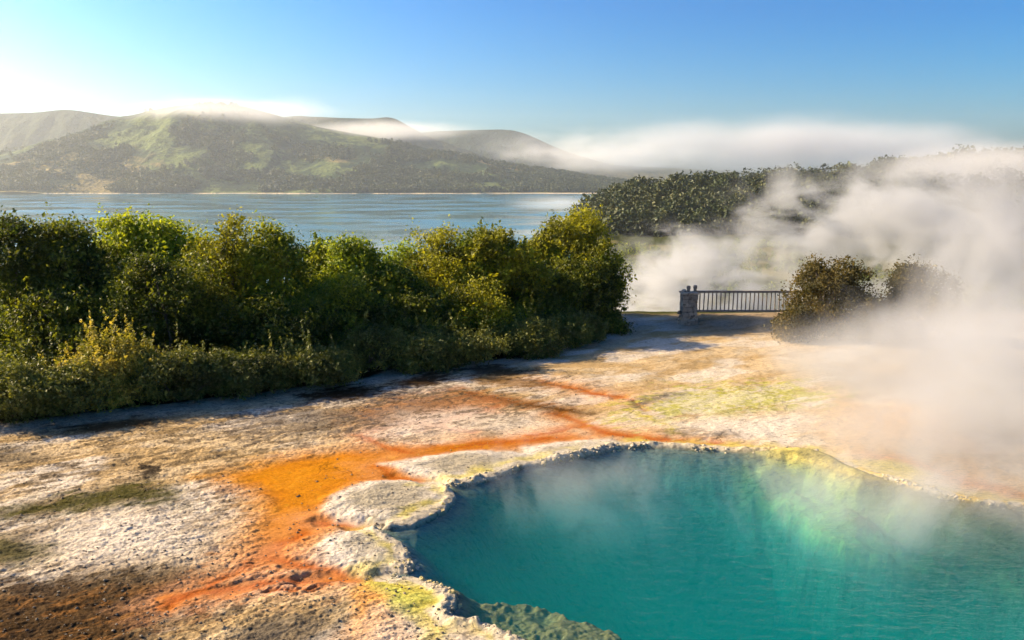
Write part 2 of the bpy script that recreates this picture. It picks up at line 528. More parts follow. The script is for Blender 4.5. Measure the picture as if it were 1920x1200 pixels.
    hpoly = np.vstack([hedge, [(3.6, 60), (-80, 60), (-80, hedge[0][1])]])
    hs_ = sd_poly(tx + 0.5 * (nd - 0.5), ty + 0.5 * (nd - 0.5), hpoly)
    lay(sstep(1.3, 0.1, hs_) * 0.5, shade_grey)  # cool skylit shade along the hedge, painted into the crust colour
    lay(sstep(0.12, -0.15, hs_), litter)
    # stains in the wood's shade
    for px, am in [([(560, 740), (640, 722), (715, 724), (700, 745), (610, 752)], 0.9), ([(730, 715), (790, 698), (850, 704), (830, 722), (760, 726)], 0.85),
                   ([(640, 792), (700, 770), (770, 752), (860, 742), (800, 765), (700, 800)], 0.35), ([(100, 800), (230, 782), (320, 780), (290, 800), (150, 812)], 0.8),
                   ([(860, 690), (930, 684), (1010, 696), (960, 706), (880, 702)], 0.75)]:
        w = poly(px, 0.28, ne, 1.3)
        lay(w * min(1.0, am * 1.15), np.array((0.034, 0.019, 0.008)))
        wet = np.maximum(wet, w * 0.25)
    for px, am in [([(380, 800), (480, 765), (620, 760), (700, 775), (620, 810), (480, 820)], 0.65), ([(660, 745), (760, 728), (800, 735), (720, 752)], 0.7)]:
        lay(poly(px, 0.5, nf, 3.0) * am, np.array((0.085, 0.072, 0.065)))

    # bank in front of and behind the fence
    lay(sstep(23.5, 25.5, ty) * sstep(4.5, 6.0, tx) * 0.6, np.array((0.16, 0.12, 0.085)))
    far = sstep(27.6, 28.8, ty)
    lay(far, np.array((0.045, 0.052, 0.018)))
    bank = sstep(5.8, 6.4, tx) * sstep(25.6, 26.4, ty) * sstep(28.5, 27.4, ty) * 0.16
    hz = hz + bank
    z[terr] = hz
    zf = terrain_far(x, y)
    z = z * (zf > -0.5) + zf
    # rough valley ground
    z -= sstep(30, 60, y) * (fbm(x * 0.05, y * 0.05, 101, 4) - 0.5) * 6.0
    call = np.empty((len(x), 4)); call[:, :3] = np.array((0.045, 0.052, 0.018)); call[:, 3] = 0
    g = fbm(x * 0.03, y * 0.03, 103, 4)
    call[:, :3] += (sstep(0.5, 0.65, g)[:, None]) * np.array((0.09, 0.07, 0.03))
    call[terr, :3] = col
    call[terr, 3] = wet
    V = np.stack([x, y, z], 1)
    F = grid_faces(NR, NC)
    # skirts to the sides, behind the camera
    n0 = NR * NC
    idx_l = np.arange(NR) * NC
    idx_r = idx_l + NC - 1
    VL = V[idx_l].copy(); VL[:, 0] = -3000
    VR = V[idx_r].copy(); VR[:, 0] = 3000
    back = V[:NC].copy(); back[:, 1] = -2500; back[:, 2] = 0
    corner = np.array([[-3000, -2500, 0], [3000, -2500, 0]])
    V = np.vstack([V, VL, VR, back, corner])
    call = np.vstack([call, call[idx_l], call[idx_r], call[:NC], call[:1], call[:1]])
    a = np.arange(NR - 1)
    FL = np.stack([n0 + a, idx_l[a], idx_l[a + 1], n0 + a + 1], 1)
    FR = np.stack([idx_r[a], n0 + NR + a, n0 + NR + a + 1, idx_r[a + 1]], 1)
    b = np.arange(NC - 1)
    nb0 = n0 + 2 * NR
    FB = np.stack([nb0 + b, nb0 + b + 1, b + 1, b], 1)
    FC = np.array([[nb0 + NC, nb0, 0, n0], [nb0 + NC - 1, nb0 + NC + 1, n0 + NR, NC - 1]])
    F = np.vstack([F, FL, FR, FB, FC])
    return V, F, call


def ground_material():
    t = NT('sinter')
    att = t.n('ShaderNodeAttribute', attribute_name='Col')
    pos = t.n('ShaderNodeNewGeometry').outputs['Position']
    n1 = t.noise(pos, 26.0, 5.0, 0.65)
    n2 = t.noise(pos, 95.0, 3.0, 0.6)
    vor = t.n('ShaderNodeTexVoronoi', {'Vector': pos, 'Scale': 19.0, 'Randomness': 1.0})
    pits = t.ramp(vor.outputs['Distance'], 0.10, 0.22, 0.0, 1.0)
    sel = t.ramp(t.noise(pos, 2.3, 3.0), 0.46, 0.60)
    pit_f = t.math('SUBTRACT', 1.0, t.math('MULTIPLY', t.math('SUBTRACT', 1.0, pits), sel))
    k = t.math('MULTIPLY', t.ramp(n1, 0.3, 0.7, 0.72, 1.22, False), t.ramp(n2, 0.3, 0.7, 0.84, 1.12, False))
    ms = t.n('ShaderNodeMapping', {'Vector': pos, 'Rotation': (0, 0, -0.55), 'Scale': (7.0, 24.0, 7.0)})
    ns = t.noise(ms, 1.0, 6.0, 0.7, 0.3)
    dryness = t.ramp(att.outputs['Alpha'], 0.0, 0.4, 1.0, 0.25)
    ks = t.ramp(ns, 0.36, 0.50, 0.50, 1.06)
    kd = t.math('ADD', t.math('MULTIPLY', ks, dryness), t.math('SUBTRACT', 1.0, dryness))
    k = t.math('MULTIPLY', k, kd)
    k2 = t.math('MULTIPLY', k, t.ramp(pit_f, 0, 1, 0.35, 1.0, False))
    wv = t.n('ShaderNodeVectorMath', {0: t.noise(pos, 1.6, 3.0).outputs['Color'], 'Scale': 0.9}, operation='SCALE')
    crk = t.n('ShaderNodeTexVoronoi', {'Vector': t.vmath('ADD', pos, wv), 'Scale': 1.15}, feature='DISTANCE_TO_EDGE')
    csel = t.ramp(t.noise(pos, 0.9, 4.0), 0.52, 0.62)
    cf = t.math('SUBTRACT', 1.0, t.math('MULTIPLY', t.ramp(crk.outputs['Distance'], 0.006, 0.022, 1.0, 0.0), csel))
    k2 = t.math('MULTIPLY', k2, t.ramp(cf, 0, 1, 0.62, 1.0, False))
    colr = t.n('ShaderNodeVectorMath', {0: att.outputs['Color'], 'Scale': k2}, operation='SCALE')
    hgt = t.math('ADD', t.math('MULTIPLY', n1, 1.0), t.math('MULTIPLY', n2, 0.35))
    hgt = t.math('ADD', hgt, t.math('MULTIPLY', pit_f, 0.35))
    hgt = t.math('ADD', hgt, t.math('MULTIPLY', ns, 1.3))
    hgt = t.math('ADD', hgt, t.math('MULTIPLY', cf, 0.35))
    bmp = t.n('ShaderNodeBump', {'Strength': t.ramp(att.outputs['Alpha'], 0, 0.5, 0.6, 0.25, False), 'Distance': 0.020, 'Height': hgt})
    rg = t.ramp(att.outputs['Alpha'], 0, 0.7, 0.92, 0.42, False)
    b = t.n('ShaderNodeBsdfPrincipled', {'Base Color': colr, 'Roughness': rg, 'Normal': bmp, 'Specular IOR Level': t.ramp(att.outputs['Alpha'], 0, 0.6, 0.0, 0.03, False)})
    return t.surf(b)


V, F, C4 = build_ground()
ground = mesh_np('ground', V, F, ground_material(), True, None, C4)
tag(ground, 'pale mineral terrace stained orange and yellow around the pool', 'ground', kind='structure')


def ground_z(x, y):
    """height of the built ground (nearest vertex)"""
    j = int(np.argmin(np.abs(rows - y)))
    i = int(np.argmin(np.abs(u_cols - x / max(y, 0.1))))
    return float(V[j * NC + i][2])


# ------------------------------------------------------------------ hot pool
def pool_material():
    t = NT('hot_water')
    pos = t.n('ShaderNodeNewGeometry').outputs['Position']
    m = t.n('ShaderNodeMapping', {'Vector': pos, 'Rotation': (0, 0, 0.15), 'Scale': (1.0, 2.2, 1.0)})
    n1 = t.noise(m, 3.5, 4.0, 0.6, 0.4)
    n2 = t.noise(m, 15.0, 3.0, 0.5)
    h = t.math('ADD', n1, t.math('MULTIPLY', n2, 0.35))
    bmp = t.n('ShaderNodeBump', {'Strength': 0.38, 'Distance': 0.06, 'Height': h})
    bf = t.n('ShaderNodeNewGeometry').outputs['Backfacing']
    fr = t.n('ShaderNodeFresnel', {'IOR': t.ramp(bf, 0, 1, 1.33, 1 / 1.33, False), 'Normal': bmp})
    gl = t.n('ShaderNodeBsdfGlossy', {'Roughness': 0.10, 'Normal': bmp})
    tr = t.n('ShaderNodeBsdfTransparent', {'Color': (1, 1, 1, 1)})
    mx = t.n('ShaderNodeMixShader', {0: fr, 1: tr, 2: gl})
    sc = t.n('ShaderNodeVolumeScatter', {'Color': (0.001, 0.062, 0.056, 1), 'Density': 1.6, 'Anisotropy': 0.0})
    ab = t.n('ShaderNodeVolumeAbsorption', {'Color': (0.0, 0.80, 0.84, 1), 'Density': 0.7})
    t.vol(t.n('ShaderNodeAddShader', {0: sc, 1: ab}))
    return t.surf(mx)


def build_pool():
    cen = shore.mean(0)
    # the water reaches a little under the overhanging rim
    n = len(shore)
    d = np.roll(shore, -1, 0) - np.roll(shore, 1, 0)
    nrm = np.stack([d[:, 1], -d[:, 0]], 1)
    nrm /= np.linalg.norm(nrm, axis=1)[:, None] + 1e-9
    area = 0.5 * np.sum(shore[:, 0] * np.roll(shore[:, 1], -1) - np.roll(shore[:, 0], -1) * shore[:, 1])
    if area < 0:
        nrm = -nrm
    out = shore + nrm * 0.05
    bm = bmesh.new()
    top = [bm.verts.new((p[0], p[1], -0.022)) for p in out]
    bot = [bm.verts.new((p[0], p[1], -5.0)) for p in out]
    ft = bm.faces.new(top if area > 0 else top[::-1])
    fb = bm.faces.new(bot[::-1] if area > 0 else bot)
    for i in range(n):
        j = (i + 1) % n
        bm.faces.new([bot[i], bot[j], top[j], top[i]] if area > 0 else [bot[j], bot[i], top[i], top[j]])
    bmesh.ops.triangulate(bm, faces=[ft, fb])
    me = bpy.data.meshes.new('hot_pool_water')
    bm.to_mesh(me); bm.free()
    me.materials.append(pool_material())
    o = bpy.data.objects.new('hot_pool_water', me)
    COL.objects.link(o)
    tag(o, 'steaming teal water of the hot spring pool', 'hot pool', kind='structure')


build_pool()

# ------------------------------------------------------------------ lake
LAKE_Z = -25.0


def build_lake():
    t = NT('lake_water')
    pos = t.n('ShaderNodeNewGeometry').outputs['Position']
    m = t.n('ShaderNodeMapping', {'Vector': pos, 'Scale': (0.35, 1.0, 1.0)})
    n1 = t.noise(m, 0.35, 4.0, 0.6)
    n2 = t.noise(pos, 0.012, 3.0, 0.5)
    m3 = t.n('ShaderNodeMapping', {'Vector': pos, 'Scale': (0.010, 0.014, 1.0)})
    n3 = t.noise(m3, 1.0, 4.0, 0.55)
    bmp = t.n('ShaderNodeBump', {'Strength': t.ramp(n3, 0.46, 0.70, 0.02, 0.10), 'Distance': 0.5, 'Height': n1})
    b = t.n('ShaderNodeBsdfPrincipled', {'Base Color': (0.02, 0.12, 0.17, 1), 'Roughness': t.ramp(n3, 0.4, 0.62, 0.06, 0.22), 'IOR': 1.33, 'Normal': bmp})
    mat = t.surf(b)
    ys = np.array([40.0, 150, 400, 900, 2000, 6000])
    xs = np.array([-6000.0, -2000, -500, 0, 500, 2000, 6000])
    Y, X = np.meshgrid(ys, xs, indexing='ij')
    o = mesh_np('lake_water', np.stack([X.ravel(), Y.ravel(), np.full(X.size, LAKE_Z)], 1), grid_faces(len(ys), len(xs)), mat)
    tag(o, 'calm blue grey lake below the wooded hills', 'lake', kind='structure')


build_lake()


# ------------------------------------------------------------------ hills
def ridge_height(prof, D):
    us = np.array([p[0] for p in prof], float)
    zs = np.array([at(p[0], p[1], D)[2] for p in prof])
    xs = np.array([at(p[0], 340, D)[0] for p in prof])
    return xs, zs


def hill(name, label, prof, D, y0, y1, seed, mat, rough=1.0, ncol=420, nrow=110, power=1.0, base=LAKE_Z - 2, xpad=0):
    """a ridge at depth D with its foot at depth y0 and its back foot at y1; real heights"""
    xs, zs = ridge_height(prof, D)
    xv = np.linspace(xs[0] - xpad, xs[-1] + xpad, ncol)
    yv = np.concatenate([np.linspace(y0, D, int(nrow * 0.72)), np.linspace(D, y1, nrow - int(nrow * 0.72) + 1)[1:]])
    Y, X = np.meshgrid(yv, xv, indexing='ij')
    # smooth ridge profile
    top = np.interp(X, xs, zs)
    s = (xs[-1] - xs[0]) / ncol * 3
    top = (top + np.interp(X - s, xs, zs) + np.interp(X + s, xs, zs)) / 3
    L = D - y0
    foot = y0 + L * 0.10 * (fbm(X * 3.0 / L, X * 0 + seed, seed, 3) - 0.5)
    t = np.where(Y <= D, np.clip((Y - foot) / (D - foot), 0, 1), np.clip((y1 - Y) / (y1 - D), 0, 1))
    shape = np.where(Y <= D, (t ** power) * 0.55 + sstep(0, 1, t) * 0.45, sstep(0, 1, t))
    # spurs and gullies run down the slope
    sp = fbm(X * 6.0 / L + Y * 1.2 / L, Y * 2.2 / L + 3, seed + 5, 5, 0.55) - 0.5
    spur = np.abs(fbm(X * 5.0 / L, Y * 1.6 / L, seed + 9, 4, 0.5) - 0.5) * 2
    env = np.where(Y <= D, 4 * t * (1 - t), 0)
    H = np.maximum(top - base, 1)
    Z = base + H * shape + rough * H * env * (0.30 * sp - 0.26 * (spur - 0.4)) + rough * H * 0.02 * sp
    o = mesh_np(name, np.stack([X.ravel(), Y.ravel(), Z.ravel()], 1), grid_faces(len(yv), len(xv)), mat)
    tag(o, label, 'hill', kind='structure')
    return xv, yv, Z


def hill_material(name, forest, grass, bare, s, beach=True, fthr=0.47):
    t = NT(name)
    pos = t.n('ShaderNodeNewGeometry').outputs['Position']
    sep = t.n('ShaderNodeSeparateXYZ', {0: pos})
    n1 = t.noise(pos, 0.0042 * s, 5.0, 0.6)
    n2 = t.noise(pos, 0.03 * s, 4.0, 0.65)
    n3 = t.noise(pos, 0.0024 * s, 4.0, 0.55)
    tuft = t.noise(pos, 0.10 * s, 3.0, 0.7)
    f = t.ramp(t.math('ADD', t.math('MULTIPLY', n1, 0.75), t.math('MULTIPLY', n2, 0.25)), fthr - 0.03, fthr + 0.04)
    c = t.mix(f, grass, forest)
    c = t.mix(t.math('MULTIPLY', t.ramp(n3, 0.54, 0.62), t.ramp(sep.outputs['Z'], 110, 60, 0, 0.8)), c, bare)
    if beach:
        pd = t.n('ShaderNodeVectorMath', {0: t.vmath('SUBTRACT', pos, (-1120.0, 2060.0, -10.0))}, operation='LENGTH').outputs['Value']
        pk = t.math('ADD', t.ramp(pd, 330, 40, 0, 1, False), t.math('MULTIPLY', t.math('SUBTRACT', n2, 0.5), 1.6))
        c = t.mix(t.math('MULTIPLY', t.ramp(pk, 0.35, 0.75), 0.7), c, (0.27, 0.20, 0.075, 1))
    c = t.mix(1.0, c, t.n('ShaderNodeCombineColor', {0: t.ramp(tuft, 0.3, 0.7, 0.55, 1.3), 1: t.ramp(tuft, 0.3, 0.7, 0.55, 1.3), 2: t.ramp(tuft, 0.3, 0.7, 0.6, 1.2)}), 'MULTIPLY')
    if beach:
        c = t.mix(t.ramp(sep.outputs['Z'], LAKE_Z + 2.2, LAKE_Z + 1.0), c, (0.50, 0.40, 0.27, 1))
    hgt = t.math('ADD', t.math('MULTIPLY', n2, 20.0 / s), t.math('MULTIPLY', tuft, 8.0 / s))
    bmp = t.n('ShaderNodeBump', {'Strength': 0.9, 'Distance': 1.0, 'Height': hgt})
    return t.surf(t.n('ShaderNodeBsdfPrincipled', {'Base Color': c, 'Roughness': 0.95, 'Normal': bmp, 'Specular IOR Level': 0.1}))


MOUNT = [(-900, 318), (-400, 312), (-150, 303), (0, 293), (100, 273), (180, 243), (260, 215), (330, 199), (400, 192), (460, 198), (520, 214), (600, 238),
         (700, 256), (800, 277), (900, 298), (1000, 316), (1100, 332), (1160, 341), (1260, 352)]
mat_m = hill_material('hill_pasture', (0.018, 0.038, 0.013), (0.105, 0.135, 0.036), (0.38, 0.27, 0.10), 1.0)
hx, hy, hZ = hill('far_hill', 'broad green hill with pasture rising beyond the lake', MOUNT, 2700, 1950, 3300, 11, mat_m, 0.55, 520, 150, 0.9)
mat_b = hill_material('hill_forest', (0.022, 0.035, 0.016), (0.05, 0.055, 0.025), (0.10, 0.09, 0.04), 0.6, False)
hill('mesa_hill', 'flat topped ridge behind the shoulder of the green hill', [(300, 300), (420, 250), (500, 224), (560, 217), (640, 221), (700, 222), (738, 219), (765, 234), (800, 254), (900, 290), (1020, 335)],
     3500, 2950, 1900, 21, mat_b, 0.5, 240, 60)
hill('blue_hill', 'hazy blue ridge farthest along the lake', [(560, 300), (700, 262), (800, 247), (880, 244), (960, 242), (985, 249), (1005, 260), (1060, 285), (1150, 310), (1400, 322), (2400, 330)],
     4300, 3600, 5000, 31, mat_b, 0.4, 260, 60)
hill('pale_hill', 'pale hazy ridge low behind the hill under the bright sky', [(-1200, 222), (-500, 216), (-100, 214), (0, 213), (80, 211), (140, 204), (190, 213), (260, 222), (340, 250), (460, 300)],
     3700, 3200, 4400, 41, mat_b, 0.5, 240, 60)

HEAD = [(1062, 450), (1075, 428), (1100, 408), (1140, 388), (1190, 371), (1260, 364), (1340, 358), (1420, 354), (1500, 352), (1600, 343), (1700, 330), (1800, 318), (1920, 308), (2200, 296), (2700, 305)]
mat_h = hill_material('headland_soil', (0.024, 0.034, 0.010), (0.07, 0.075, 0.022), (0.26, 0.17, 0.08), 5.0, False)
ex, ey, eZ = hill('headland', 'forested headland behind the steam', HEAD, 520, 385, 700, 51, mat_h, 0.35, 260, 80, 0.8, LAKE_Z - 3)


# ------------------------------------------------------------------ leaves
def leaf_material(name, dark, midc, light, trans=0.35, scale=1.2):
    t = NT(name)
    geo = t.n('ShaderNodeNewGeometry')
    r = geo.outputs['Random Per Island']
    pos = geo.outputs['Position']
    n = t.noise(pos, scale, 2.0)
    a = t.mix(t.ramp(n, 0.38, 0.62), dark, midc)
    k = t.math('ADD', t.math('MULTIPLY', r, 0.6), t.math('MULTIPLY', t.ramp(t.noise(pos, scale * 0.45, 2.0), 0.35, 0.65), 0.4))
    c = t.mix(t.ramp(k, 0.35, 0.95), a, light)
    d = t.n('ShaderNodeBsdfPrincipled', {'Base Color': c, 'Roughness': 0.55, 'Specular IOR Level': 0.25})
    tr = t.n('ShaderNodeBsdfTranslucent', {'Color': t.mix(1.0, c, (1.35, 1.25, 0.55, 1), 'MULTIPLY')})
    return t.surf(t.n('ShaderNodeMixShader', {0: trans, 1: d, 2: tr}))


def bark_material():
    t = NT('bark')
    pos = t.n('ShaderNodeNewGeometry').outputs['Position']
    n = t.noise(t.n('ShaderNodeMapping', {'Vector': pos, 'Scale': (9, 9, 2.0)}), 2.0, 4.0)
    c = t.mix(t.ramp(n, 0.35, 0.65), (0.06, 0.042, 0.028), (0.17, 0.13, 0.095))
    bmp = t.n('ShaderNodeBump', {'Strength': 0.6, 'Distance': 0.02, 'Height': n})
    return t.surf(t.n('ShaderNodeBsdfPrincipled', {'Base Color': c, 'Roughness': 0.9, 'Normal': bmp}))


BARK = bark_material()
LEAF = {
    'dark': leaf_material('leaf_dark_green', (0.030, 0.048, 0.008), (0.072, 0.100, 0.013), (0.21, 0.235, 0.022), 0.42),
    'olive': leaf_material('leaf_olive', (0.078, 0.090, 0.010), (0.180, 0.190, 0.014), (0.39, 0.385, 0.022), 0.42),
    'lime': leaf_material('leaf_lime', (0.095, 0.145, 0.012), (0.21, 0.28, 0.016), (0.42, 0.46, 0.026), 0.42),
    'mid': leaf_material('leaf_mid_green', (0.055, 0.088, 0.010), (0.130, 0.175, 0.015), (0.30, 0.325, 0.024), 0.42),
    'shrub': leaf_material('leaf_shrub', (0.050, 0.068, 0.016), (0.098, 0.122, 0.024), (0.21, 0.215, 0.04), 0.25),
    'sprig': leaf_material('leaf_sprig', (0.12, 0.13, 0.016), (0.27, 0.27, 0.035), (0.50, 0.41, 0.08), 0.38, 2.5),
    'rust': leaf_material('leaf_rusty', (0.045, 0.044, 0.014), (0.095, 0.080, 0.024), (0.17, 0.125, 0.032), 0.35),
}


def leaves_at(P, size, rg, up=0.25, outw=None, aspect=0.55):
    """diamond leaves at the points P: verts and quads"""
    n = len(P)
    nv = rg.normal(size=(n, 3))
    nv[:, 2] += up
    if outw is not None:
        nv += outw * 0.7
    nv /= np.linalg.norm(nv, axis=1)[:, None] + 1e-9
    a = rg.normal(size=(n, 3))
    a -= nv * np.sum(a * nv, 1)[:, None]
    a /= np.linalg.norm(a, axis=1)[:, None] + 1e-9
    b = np.cross(nv, a)
    s = size * np.exp(rg.normal(0, 0.33, size=(n, 1)))
    tip = P + a * s
    base = P - a * s * 0.9
    l = P + b * s * aspect + nv * s * 0.18
    r = P - b * s * aspect + nv * s * 0.18
    V_ = np.stack([base, r, tip, l], 1).reshape(-1, 3)
    F_ = np.arange(4 * n).reshape(n, 4)
    return V_, F_


def tube(path, radii, sides=7):
    path = np.asarray(path, float)
    n = len(path)
    vs = []
    for i in range(n):
        d = path[min(i + 1, n - 1)] - path[max(i - 1, 0)]
        d /= np.linalg.norm(d) + 1e-9
        ref = np.array([0.0, 1.0, 0.0]) if abs(d[1]) < 0.9 else np.array([1.0, 0, 0])
        a = np.cross(d, ref); a /= np.linalg.norm(a)
        b = np.cross(d, a)
        ang = np.linspace(0, 2 * math.pi, sides, endpoint=False)
        vs.append(path[i] + radii[i] * (np.cos(ang)[:, None] * a + np.sin(ang)[:, None] * b))
    V_ = np.vstack(vs)
    F_ = []
    for i in range(n - 1):
        for k in range(sides):
            k2 = (k + 1) % sides
            F_.append((i * sides + k, i * sides + k2, (i + 1) * sides + k2, (i + 1) * sides + k))
    return V_, np.array(F_)


def join(parts):
    vs, fs, o = [], [], 0
    for v, f in parts:
        vs.append(v); fs.append(f + o); o += len(v)
    return np.vstack(vs), np.vstack(fs)


def plant(name, label, cat, base, lobes, leaf, leafsize, density, seed, group, clump=0.34, stems=4, sprigs=0, trunk_r=0.07, trunk_name='trunk', crown_name='crown'):
    """lobes: list of (centre xyz, radii xyz) in world space; leaves gather in clumps near the lobes' surfaces"""
    rg = np.random.default_rng(seed)
    base = np.asarray(base, float)
    root = empty(name, base, label, cat, group)
    pts, outs, tips = [], [], []
    for c, r in lobes:
        c = np.asarray(c, float) - base; r = np.asarray(r, float)
        area = 4 * math.pi * ((r[0] * r[1]) ** 1.6 / 3 + (r[0] * r[2]) ** 1.6 / 3 + (r[1] * r[2]) ** 1.6 / 3) ** (1 / 1.6)
        ncl = max(8, int(area / (clump * clump) * 0.95))
        d = rg.normal(size=(ncl, 3)); d /= np.linalg.norm(d, axis=1)[:, None]
        bump = 0.80 + 0.42 * np.array([vnoise2(np.array([q[0] * 2.3 + seed]), np.array([q[1] * 2.3 + q[2] * 3.1]), seed)[0] for q in d])
        rr = rg.uniform(0.55, 1.0, size=ncl) ** 0.5 * bump
        cc = c + d * r * rr[:, None]
        ok = cc[:, 2] > 0.02
        cc, d = cc[ok], d[ok]
        tips.append(cc[::max(1, len(cc) // 10)])
        nl = int(density)
        cs = clump * rg.uniform(0.55, 1.25, size=len(cc))
        q = rg.normal(size=(len(cc), nl, 3)) * 0.42
        q = cc[:, None, :] + q * cs[:, None, None] * np.array([1.0, 1.0, 0.72])
        o_ = np.repeat(d[:, None, :], nl, 1)
        pts.append(q.reshape(-1, 3)); outs.append(o_.reshape(-1, 3))
        # short leafy shoots standing out of the outline
        ns = int(ncl * 0.35)
        k = rg.integers(0, len(cc), ns)
        for i in k:
            dd = d[i] * 0.6 + np.array([0, 0, 0.9]) + rg.normal(size=3) * 0.25
            dd /= np.linalg.norm(dd)
            L = clump * rg.uniform(0.7, 1.5)
            tt = np.linspace(0.1, 1, 12)
            pts.append(cc[i] + dd * (tt * L)[:, None] + rg.normal(size=(12, 3)) * leafsize * 0.9)
            outs.append(np.repeat(dd[None], 12, 0))
    for i in range(sprigs):
        c, r = lobes[rg.integers(0, len(lobes))]
        c = np.asarray(c) - base; r = np.asarray(r)
        ang = rg.uniform(0, 2 * math.pi); rad_ = rg.uniform(0, 0.8)
        p0 = c + np.array([math.cos(ang) * rad_ * r[0], math.sin(ang) * rad_ * r[1], r[2] * 0.5])
        L = rg.uniform(0.35, 0.95)
        dd = np.array([rg.normal() * 0.25, rg.normal() * 0.25, 1.0]); dd /= np.linalg.norm(dd)
        tt = np.linspace(0, 1, 42)
        pts.append(p0 + dd * (tt * L)[:, None] + rg.normal(size=(42, 3)) * (0.05 * (1.1 - tt))[:, None])
        outs.append(np.repeat(dd[None], 42, 0))
    P = np.vstack(pts); O = np.vstack(outs)
    keep = P[:, 2] > 0.0
    P, O = P[keep], O[keep]
    lv, lf = leaves_at(P, leafsize, rg, 0.3, O)
    mesh_np(crown_name, lv, lf, LEAF[leaf], False, root)
    # stems and limbs
    T = np.vstack(tips)
    parts = []
    for s in range(stems):
        c, r = lobes[s % len(lobes)]
        c = np.asarray(c) - base; r = np.asarray(r)
        top = c + np.array([rg.normal() * 0.25 * r[0], rg.normal() * 0.25 * r[1], 0.35 * r[2]])
        b0 = np.array([rg.normal() * 0.10, rg.normal() * 0.10, -0.08])
        m1 = b0 * 0.6 + top * 0.4 + rg.normal(size=3) * 0.12
        path = smooth_line(np.array([b0, m1, top]), 4)
        rr = np.linspace(trunk_r * rg.uniform(0.7, 1.1), trunk_r * 0.3, len(path))
        parts.append(tube(path, rr))
        for k in range(5):
            j = rg.integers(len(path) // 3, len(path))
            e = T[rg.integers(0, len(T))]
            if np.linalg.norm(e - path[j]) > 2.2 * max(r):
                continue
            mid = (path[j] + e) / 2 + rg.normal(size=3) * 0.08
            pb = smooth_line(np.array([path[j], mid, e]), 3)
            parts.append(tube(pb, np.linspace(rr[j] * 0.55, 0.008, len(pb)), 5))
    tv, tf = join(parts)
    mesh_np(trunk_name, tv, tf, BARK, True, root)
    return root


def crown(u, vtop, hw, Y, vbot, rgs, n=5, dy=None, wide=1.0):
    """lobes of a crown whose outline spans the given picture extent at depth Y: returned in metres"""
    top = at(u, vtop, Y)
    bot = at(u, vbot, Y)
    zb = max(bot[2], 0.05)
    zt = top[2]
    w = hw / F_PX * Y * wide
    dy = dy or w * 0.9
    h = zt - zb
    L = [((top[0], Y, zb + h * 0.40), (w * 0.88, dy * 0.88, h * 0.42)), ((top[0], Y, zb + h * 0.62), (w * 0.62, dy * 0.62, h * 0.30))]
    for i in range(n + 5):
        a = rgs.uniform(0, 2 * math.pi)
        f = rgs.uniform(0.18, 0.90)
        k = rgs.uniform(0.55, 0.95) * (1 - f ** 3.2)
        rr = rgs.uniform(0.26, 0.44) * (1.10 - 0.42 * f)
        zz = zb + h * f
        lim = min(zz + w * rr * 1.1, zt - 0.05 - 0.12 * rgs.uniform()) - zz
        L.append(((top[0] + math.cos(a) * w * k, Y + math.sin(a) * dy * k, zz), (w * rr * 1.1, dy * rr * 1.1, max(lim, 0.18))))
    L.append(((top[0] + rgs.normal() * w * 0.15, Y, zt - h * 0.16), (w * 0.30, dy * 0.30, h * 0.13)))
    return L


GW = 'trees and bushes of the thicket above the lake'
TREES = [
    # u, vtop, hw, Y, vbot, leaf, label
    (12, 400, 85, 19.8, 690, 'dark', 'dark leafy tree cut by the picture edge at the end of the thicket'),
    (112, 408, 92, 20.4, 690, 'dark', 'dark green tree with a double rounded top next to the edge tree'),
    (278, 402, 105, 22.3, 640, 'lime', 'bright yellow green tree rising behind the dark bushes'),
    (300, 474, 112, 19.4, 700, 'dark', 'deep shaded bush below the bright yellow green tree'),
    (428, 392, 66, 20.6, 700, 'olive', 'slim olive tree with the highest ragged tip in the thicket'),
    (512, 416, 72, 21.2, 700, 'mid', 'green tree with pointed tufts beside the slim olive tree'),
    (592, 450, 52, 23.2, 690, 'mid', 'small feathery tree top showing against the lake'),
    (668, 446, 92, 22.6, 690, 'lime', 'lime green bush with upright shoots in the middle of the thicket'),
    (822, 420, 74, 24.0, 660, 'olive', 'cone topped olive tree standing against the blue water'),
    (735, 500, 95, 22.4, 670, 'mid', 'broad green bush between the lime bush and the cone topped tree'),
    (930, 430, 88, 24.4, 650, 'olive', 'broad golden olive tree with lit clumps down its side'),
    (1070, 388, 84, 27.2, 590, 'olive', 'tall round headed tree at the end of the thicket by the steam'),
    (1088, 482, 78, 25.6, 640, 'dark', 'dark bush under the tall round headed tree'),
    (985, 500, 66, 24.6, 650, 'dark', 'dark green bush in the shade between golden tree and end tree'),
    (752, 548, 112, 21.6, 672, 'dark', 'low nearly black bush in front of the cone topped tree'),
    (200, 445, 66, 21.4, 680, 'mid', 'green filler tree in the dip between dark trees and bright tree'),
    (362, 432, 60, 22.6, 680, 'lime', 'light green tree peeping out before the slim olive tree'),
    (758, 452, 62, 24.4, 660, 'lime', 'pale green tree top between lime bush and cone topped tree'),
    (884, 428, 52, 25.4, 650, 'mid', 'narrow green tree top behind the broad golden olive tree'),
    (1004, 446, 56, 26.4, 640, 'olive', 'olive tree filling the gap before the round headed end tree'),
    (630, 520, 90, 20.8, 690, 'mid', 'sunlit mid height bush below the lime green bush'),
    (880, 520, 80, 22.6, 660, 'olive', 'lit olive bush at the foot of the cone topped tree'),
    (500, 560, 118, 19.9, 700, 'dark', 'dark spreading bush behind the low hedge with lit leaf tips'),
    (120, 545, 128, 19.0, 715, 'dark', 'dark leafy bush behind the sunlit sprigs'),
]
